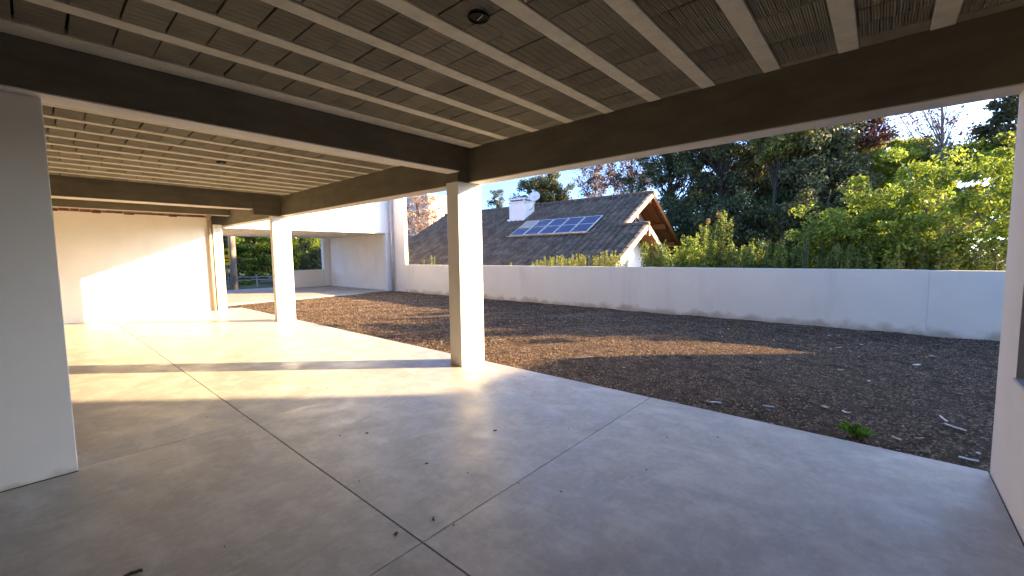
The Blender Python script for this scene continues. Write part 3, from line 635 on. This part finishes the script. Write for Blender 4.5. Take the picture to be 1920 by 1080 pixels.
# solar collectors
sp = ['leftmost solar collector with a milky faded upper pane', 'second solar collector from the left, next to the faded one', 'middle solar collector of the row on the tiled roof',
      'fourth solar collector from the left on the tiled roof', 'rightmost solar collector, nearest the timber gable']
ya_, yb_ = 14.82, 16.12; nv = np.array([0, -math.sin(math.atan(TN)), math.cos(math.atan(TN))])
def onroof(x, Y, h): p = np.array([x, Y, zn(Y)])+nv*h; return tuple(p)
def slab(q, x0, x1, Y0, Y1, h0, h1):
    q.hexa([onroof(x0, Y0, h0), onroof(x1, Y0, h0), onroof(x1, Y1, h0), onroof(x0, Y1, h0), onroof(x0, Y0, h1), onroof(x1, Y0, h1), onroof(x1, Y1, h1), onroof(x0, Y1, h1)]); return q
wS = (13.42-9.16)/5
for k in range(5):
    x1 = 13.42-k*wS-.02; x0 = x1-wS+.04; ym = (ya_+yb_)/2
    e = empty('solar_collector', onroof((x0+x1)/2, ya_, .09)); props(e, sp[k], 'solar collector', 'solar collectors on the tiled roof')
    slab(MB(), x0, x1, ya_, yb_, .075, .105).build('casing', M['alu'], e)
    for i, (a, b_2) in enumerate(((ya_+.032, ym-.014), (ym+.014, yb_-.032))):
        slab(MB(), x0+.03, x1-.03, a, b_2, .1055, .112).build('glass_pane', M['panelold'] if (k == 0 and i == 1) else M['panel'], e)
    f = MB(); slab(f, x0, x0+.028, ya_, yb_, .1055, .118); slab(f, x1-.028, x1, ya_, yb_, .1055, .118)
    slab(f, x0+.028, x1-.028, ya_, ya_+.03, .1055, .118); slab(f, x0+.028, x1-.028, yb_-.03, yb_, .1055, .118); slab(f, x0+.028, x1-.028, ym-.012, ym+.012, .1055, .118)
    f.build('frame', M['alu'], e)
e = MB().tube([onroof(13.55, ya_-.07, .10), onroof(8.95, ya_-.07, .10)], .035, 8).build('collector_pipe', M['rust'], smooth=True)
props(e, 'rusty pipe running along the lower edge of the solar collectors', 'pipe')

# ------------------------------------------------------------------ street end, hillside
MB().add([(23.5, -40, -.32), (31.0, -40, -.42), (31.0, 40, -.42), (23.5, 40, -.32)], [(0, 1, 2, 3)]).build('road', M['asphalt'], kind='structure')
MB().box(23.9, 24.05, -40, 40, -.33, -.20).build('kerb', M['drive'], kind='structure')
e = MB().tube([(26.6, 7.12, -.4), (26.6, 7.14, 3), (26.6, 7.16, 8.5)], [.175, .16, .12], 12).build('utility_pole', M['pole'], smooth=True)
props(e, 'weathered round utility pole standing at the street edge', 'pole')
e = MB().tube([(26.35, 6.88, 1.75), (26.35, 6.88, 5.0)], .06, 8).build('cable_duct', M['black']); props(e, 'dark cable duct strapped beside the utility pole', 'pipe')
sg = empty('road_sign', (25.6, 6.60, -.3)); props(sg, 'narrow yellow road sign on a thin post beside the utility pole', 'sign')
MB().tube([(25.62, 6.60, -.35), (25.62, 6.60, 2.0)], .028, 8).build('post', M['rust'], sg)
MB().box(25.585, 25.60, 6.44, 6.74, 1.15, 2.0).build('sign_plate', M['yellow'], sg, bevel=.002)
for z in (1.30, 1.46): MB().box(25.578, 25.5845, 6.50, 6.68, z, z+.06).build('sign_mark', M['signblack'], sg)
MB().prism([(6.53, 1.68), (6.65, 1.68), (6.68, 1.80), (6.59, 1.93), (6.50, 1.80)], 'x', 25.578, 25.5845).build('sign_symbol', M['signblack'], sg)
gr = empty('guardrail', (31.5, 10, -.4)); props(gr, 'grey steel guardrail along the street below the green trees', 'guardrail')
for k in range(9):
    yy = 7.2+k*1.25; MB().box(31.56, 31.66, yy, yy+.09, -.42, .42).build('post', M['rail'], gr)
for z in (.05, .24):
    MB().prism([(31.50, z), (31.55, z+.04), (31.50, z+.08), (31.48, z+.08), (31.53, z+.04), (31.48, z)], 'y', 6, 18.5).build('rail', M['rail'], gr)
tree('broadleaf_tree', 'bright green spreading tree behind the guardrail, left of the narrow column', (37, 11.4, -.4), 5.4, (0, 0, 2.2, 2.2, 2.6, 2.7), 150, .55, 260, .17, M['leaf_bright'], .12, seed=81, group='green trees beyond the street', squash=.35, mix=(M['leaf_dark'], .3))
tree('broadleaf_tree', 'leafy green tree behind the utility pole and yellow sign', (39.5, 8.9, -.4), 5.6, (0, 0, 2.4, 2.0, 2.4, 2.9), 130, .55, 240, .17, M['leaf_bright'], .12, seed=82, group='green trees beyond the street', squash=.35, mix=(M['leaf_dark'], .25))
tree('broadleaf_tree', 'yellow green tree seen over the low wall of the far wing', (39, 15.6, -.4), 4.3, (0, 0, 1.9, 2.0, 2.4, 2.0), 110, .5, 200, .2, M['leaf_yellow'], .12, seed=83, group='green trees beyond the street', mix=(M['leaf_bright'], .5))
tree('broadleaf_tree', 'dark round bush beside the white pilaster of the far wing', (34, 14.9, -.4), 2.8, (0, 0, 1.1, 1.0, 1.3, 1.3), 50, .45, 190, .15, M['leaf_dark'], .1, seed=84, group='green trees beyond the street')
# hill with houses
hl = MB(); nxh, nyh = 40, 50; xa = np.linspace(48, 210, nxh); yb = np.linspace(-60, 130, nyh)
vsH = [(x, y, -.5+(x-48)*.075+1.2*math.sin(x*.11+y*.07)*min(1, (x-48)/20)) for y in yb for x in xa]
hl.add(vsH, [(j*nxh+i, j*nxh+i+1, (j+1)*nxh+i+1, (j+1)*nxh+i) for j in range(nyh-1) for i in range(nxh-1)])
hl.build('hillside', M['grass'], kind='structure', recalc=False)
def hill_house(x, Y, z, w, d, h, rm, wm, label):
    e = empty('hill_house', (x, Y, z)); props(e, label, 'house', 'houses on the hillside')
    MB().box(x, x+d, Y-w/2, Y+w/2, z-2, z+h).build('wall', wm, e)
    MB().prism([(Y-w/2-.4, z+h), (Y+w/2+.4, z+h), (Y, z+h+w*.30)], 'x', x-.4, x+d+.4).build('roof', rm, e)
    for k in (-.28, 0, .28):
        f = MB().box(x-.06, x-.005, Y+k*w-.5, Y+k*w+.5, z+h*.35, z+h*.8).build('window', M['frame'], e)
        MB().box(x-.08, x-.061, Y+k*w-.42, Y+k*w+.42, z+h*.38, z+h*.77).build('pane', M['glassdark'], f)
hill_house(90, 28.9, 4.0, 4.6, 6, 1.6, M['purpleroof'], M['cream'], 'hillside house with a purple grey roof left of the narrow column')
hill_house(88, 31.2, 3.0, 1.9, 5, 2.6, M['redroof'], M['cream'], 'narrow cream and orange house on the hillside beside the purple roof')
hill_house(90, 36.4, 3.9, 4.4, 6, 1.1, M['cream'], M['white'], 'small white gabled house on the hillside above the yellow green tree')
hill_house(97, 40.5, 4.2, 4.0, 6, 1.4, M['purpleroof'], M['white'], 'dim white house half hidden on the hillside right of the gabled one')
for k, (x, Y, h) in enumerate([(62, 23.5, 4.2), (66, 27.5, 4.6), (75, 34.5, 5.0), (60, 18, 4.4), (82, 36.5, 4.6), (70, 21.5, 5.2)]):
    tree('broadleaf_tree', 'distant green tree on the hillside below the houses', (x, Y, -.2+(x-48)*.07), h, (0, 0, -.2+(x-48)*.07+h*.55, 2.6, 2.9, h*.45), 34, .9, 60, .45, M['leaf_bright'] if k % 2 else M['leaf_green'], .15, seed=90+k, group='distant trees on the hillside')
# apartment block far behind the roof
ab = empty('apartment_block', (80, 60, 0)); props(ab, 'cream apartment block with brick red panels far behind the russet tree', 'building')
MB().box(79.4, 100, 60, 75, -.4, 15.2).build('wall', M['cream'], ab)
MB().box(79.0, 100.4, 59.6, 75.4, 15.2, 15.7).build('roof_edge', M['white'], ab)
for fl in range(5):
    z = 1.2+fl*2.8
    for k in range(4):
        x = 80.2+k*4.6
        f = MB().box(x, x+1.8, 59.93, 59.995, z, z+1.4).build('window', M['white'], ab)
        MB().box(x+.12, x+1.68, 59.91, 59.929, z+.12, z+1.28).build('pane', M['glassdark'], f)
        MB().box(x+2.1, x+3.9, 59.94, 59.995, z-.2, z+1.5).build('wall_panel', M['redpanel'], ab)
    MB().box(79.2, 100, 58.9, 59.9, z-.55, z-.35).build('balcony', M['cream'], ab)

# ------------------------------------------------------------------ litter and small plants
def scrap(name, x, Y, z, ln, w, ang, mt, label, cat, group, th=.006, bend=.0, kink=0):
    ln *= .8; w *= .68
    n = 6; m_ = MB(); ca_, sa_ = math.cos(ang), math.sin(ang); pts = []
    for i in range(n+1):
        u = (i/n-.5)*ln; wd = w*min(1, 2.2*math.sin(math.pi*(.12+.76*i/n))); off = bend*(i/n-.5)**2*ln*4+kink*math.sin(i*2.1)*w; zz = z+.003+abs(i/n-.5)*th*.8
        for sgn in (-1, 1):
            v = sgn*wd/2+off; pts.append((x+u*ca_-v*sa_, Y+u*sa_+v*ca_, zz))
    k = len(pts); pts += [(p[0], p[1], p[2]+th) for p in pts]
    fs = []
    for i in range(n):
        a, b, c, d = 2*i, 2*i+1, 2*i+3, 2*i+2; fs += [(a, b, c, d), (k+a, k+d, k+c, k+b), (a, d, k+d, k+a), (b, k+b, k+c, c)]
    fs += [(0, k, k+1, 1), (2*n, 2*n+1, k+2*n+1, k+2*n)]
    m_.add(pts, fs); o = m_.build(name, mt); return props(o, label, cat, group)
gz = lambda x, y: float(bed_z(np.array(x), np.array(y)))+.012
G = 'white sticks and scraps on the gravel'
for (x, Y, ln, w, an_, mt, nm, lb, ct) in [
    (-.494, 5.312, .19, .016, -1.82, 'debris', 'white_stick', 'short white stick on the gravel, farther of the two by the right wall', 'stick'),
    (-.55, 5.108, .20, .014, -2.48, 'debris', 'white_stick', 'long thin white stick on the gravel, nearer of the two by the right wall', 'stick'),
    (-.555, 4.40, .13, .02, -3.1, 'debris', 'white_stick', 'white stick lying in the corner where the slab meets the right wall', 'stick'),
    (.79, 4.662, .125, .024, 2.91, 'bluedebris', 'plastic_strip', 'pale blue plastic strip on the gravel near the slab edge', 'scrap'),
    (1.233, 4.474, .12, .03, 2.79, 'bluedebris', 'plastic_ring', 'pale blue curved plastic scrap near the slab joint', 'scrap'),
    (1.30, 4.44, .06, .045, .3, 'straw', 'dry_leaf', 'tan dry leaf beside the pale blue curved scrap', 'leaf'),
    (.20, 4.98, .09, .022, .4, 'debris', 'white_scrap', 'small bent white scrap above the green weed', 'scrap'),
    (.36, 5.0, .08, .06, .8, 'straw', 'dry_leaf', 'grey tan dry leaf above the green weed', 'leaf'),
    (.34, 6.75, .12, .05, 2.2, 'straw', 'dry_leaf', 'pale tan leaf in the middle of the dark gravel', 'leaf'),
    (.95, 6.9, .08, .035, 2.0, 'straw', 'dry_leaf', 'small pale leaf left of the middle of the dark gravel', 'leaf'),
    (-.42, 7.6, .13, .05, 2.3, 'debris', 'white_scrap', 'flat white scrap on the gravel towards the garden wall at right', 'scrap'),
    (-.62, 8.3, .10, .08, 1.0, 'straw', 'dry_leaf', 'upright tan leaf near the foot of the garden wall at right', 'leaf'),
    (.45, 8.2, .14, .05, 2.4, 'straw', 'dry_leaf', 'curled tan leaf on the gravel below the garden wall', 'leaf'),
    (3.30, 5.25, .36, .07, 2.18, 'straw', 'white_scrap', 'pale flattened sheet on the gravel right of the middle column', 'scrap'),
    (-.158, 4.507, .10, .010, -2.37, 'debris', 'white_stick', 'small white twig right of the green weed', 'stick'),
    (-.30, 4.62, .10, .022, 2.4, 'straw', 'dry_leaf', 'narrow tan leaf right of the green weed', 'leaf')]:
    scrap(nm, x, Y, gz(x, Y), ln, w, an_, M[mt], lb, ct, G, th=.008, bend=.3 if 'curv' in lb or 'bent' in lb else .0)
r = random.Random(5)
for k in range(70):
    x = r.uniform(-.7, 7.5); Y = r.uniform(4.3, 10.2)
    scrap('wood_chip', x, Y, gz(x, Y), r.uniform(.025, .055), r.uniform(.010, .024), r.uniform(0, 3.1), M['straw'] if r.random() < .6 else M['debris'],
          'small pale chip lying loose on the dark gravel', 'chip', 'pale chips scattered over the gravel', th=.006)
D_ = 'dark leaf scraps on the concrete floor'
for (x, Y, ln, w, an_, lb) in [
    (2.456, 2.486, .04, .020, 2.2, 'dark crumpled leaf on the floor below the middle column'),
    (3.269, 1.763, .028, .015, 2.0, 'small dark leaf scrap on the floor left of the crumpled leaf'),
    (2.44, 1.764, .028, .013, 2.4, 'small brown scrap on the floor above the crossing of the joints'),
    (1.882, 1.392, .035, .012, .6, 'tiny dark twig just above the crossing of the joints'),
    (1.935, 1.184, .026, .020, 1.0, 'tiny black scrap left of the crossing of the joints'),
    (2.668, .224, .085, .03, 1.8, 'long brown leaf at the bottom edge left of centre')]:
    scrap('leaf_scrap', x, Y, .0, ln, w, an_, M['deadleaf'], lb, 'leaf', D_, th=.005, bend=.2, kink=.15)
for k in range(26):
    x = r.uniform(.6, 5.5); Y = r.uniform(.2, 3.9)
    scrap('leaf_scrap', x, Y, 0, r.uniform(.010, .022), r.uniform(.006, .012), r.uniform(0, 3.1), M['deadleaf'], 'tiny dark speck of leaf on the concrete floor', 'leaf', 'tiny leaf specks on the concrete floor', th=.003)
# green weed at the slab edge
wd = empty('weed', (.10, 4.33, -.06)); props(wd, 'small bright green weed growing at the slab edge', 'weed')
st = MB(); cen = []; 
for k in range(15):
    a = r.uniform(0, 6.28); q = r.uniform(.08, .17); p0 = Vector((.10, 4.36, -.07)); p1 = p0+Vector((q*math.cos(a), q*math.sin(a)*.7, r.uniform(.05, .13)))
    st.tube([p0, p0.lerp(p1, .5)+Vector((0, 0, .03)), p1], [.003, .0025, .001], 4, cap=False); cen += [p0.lerp(p1, f)+Vector((0, 0, .03*(1-abs(2*f-1)))) for f in (.4, .55, .7, .85, 1)]
st.build('stem', M['weed'], wd, recalc=False)
quads('leaf_fronds', leafs(np.array([tuple(c) for c in cen]), np.full(len(cen), .022), 13, .024, 4, up=.5, aspect=.35), M['weed'], wd, org=(.1, 4.36, -.06))
for k, (x, Y, lb) in enumerate([(5.12, 7.9, 'small green weed sprouting in the middle of the gravel right of the column'), (2.2, 9.3, 'faint green weed near the foot of the garden wall')]):
    w2 = empty('weed', (x, Y, -.05)); props(w2, lb, 'weed')
    quads('leaf_fronds', leafs(np.array([(x, Y, gz(x, Y)+.01), (x+.07, Y+.03, gz(x, Y)+.01)]), np.array([.07, .06]), 60, .03, k, up=.6, squash=.4), M['leaf_green'], w2, org=(x, Y, -.05))
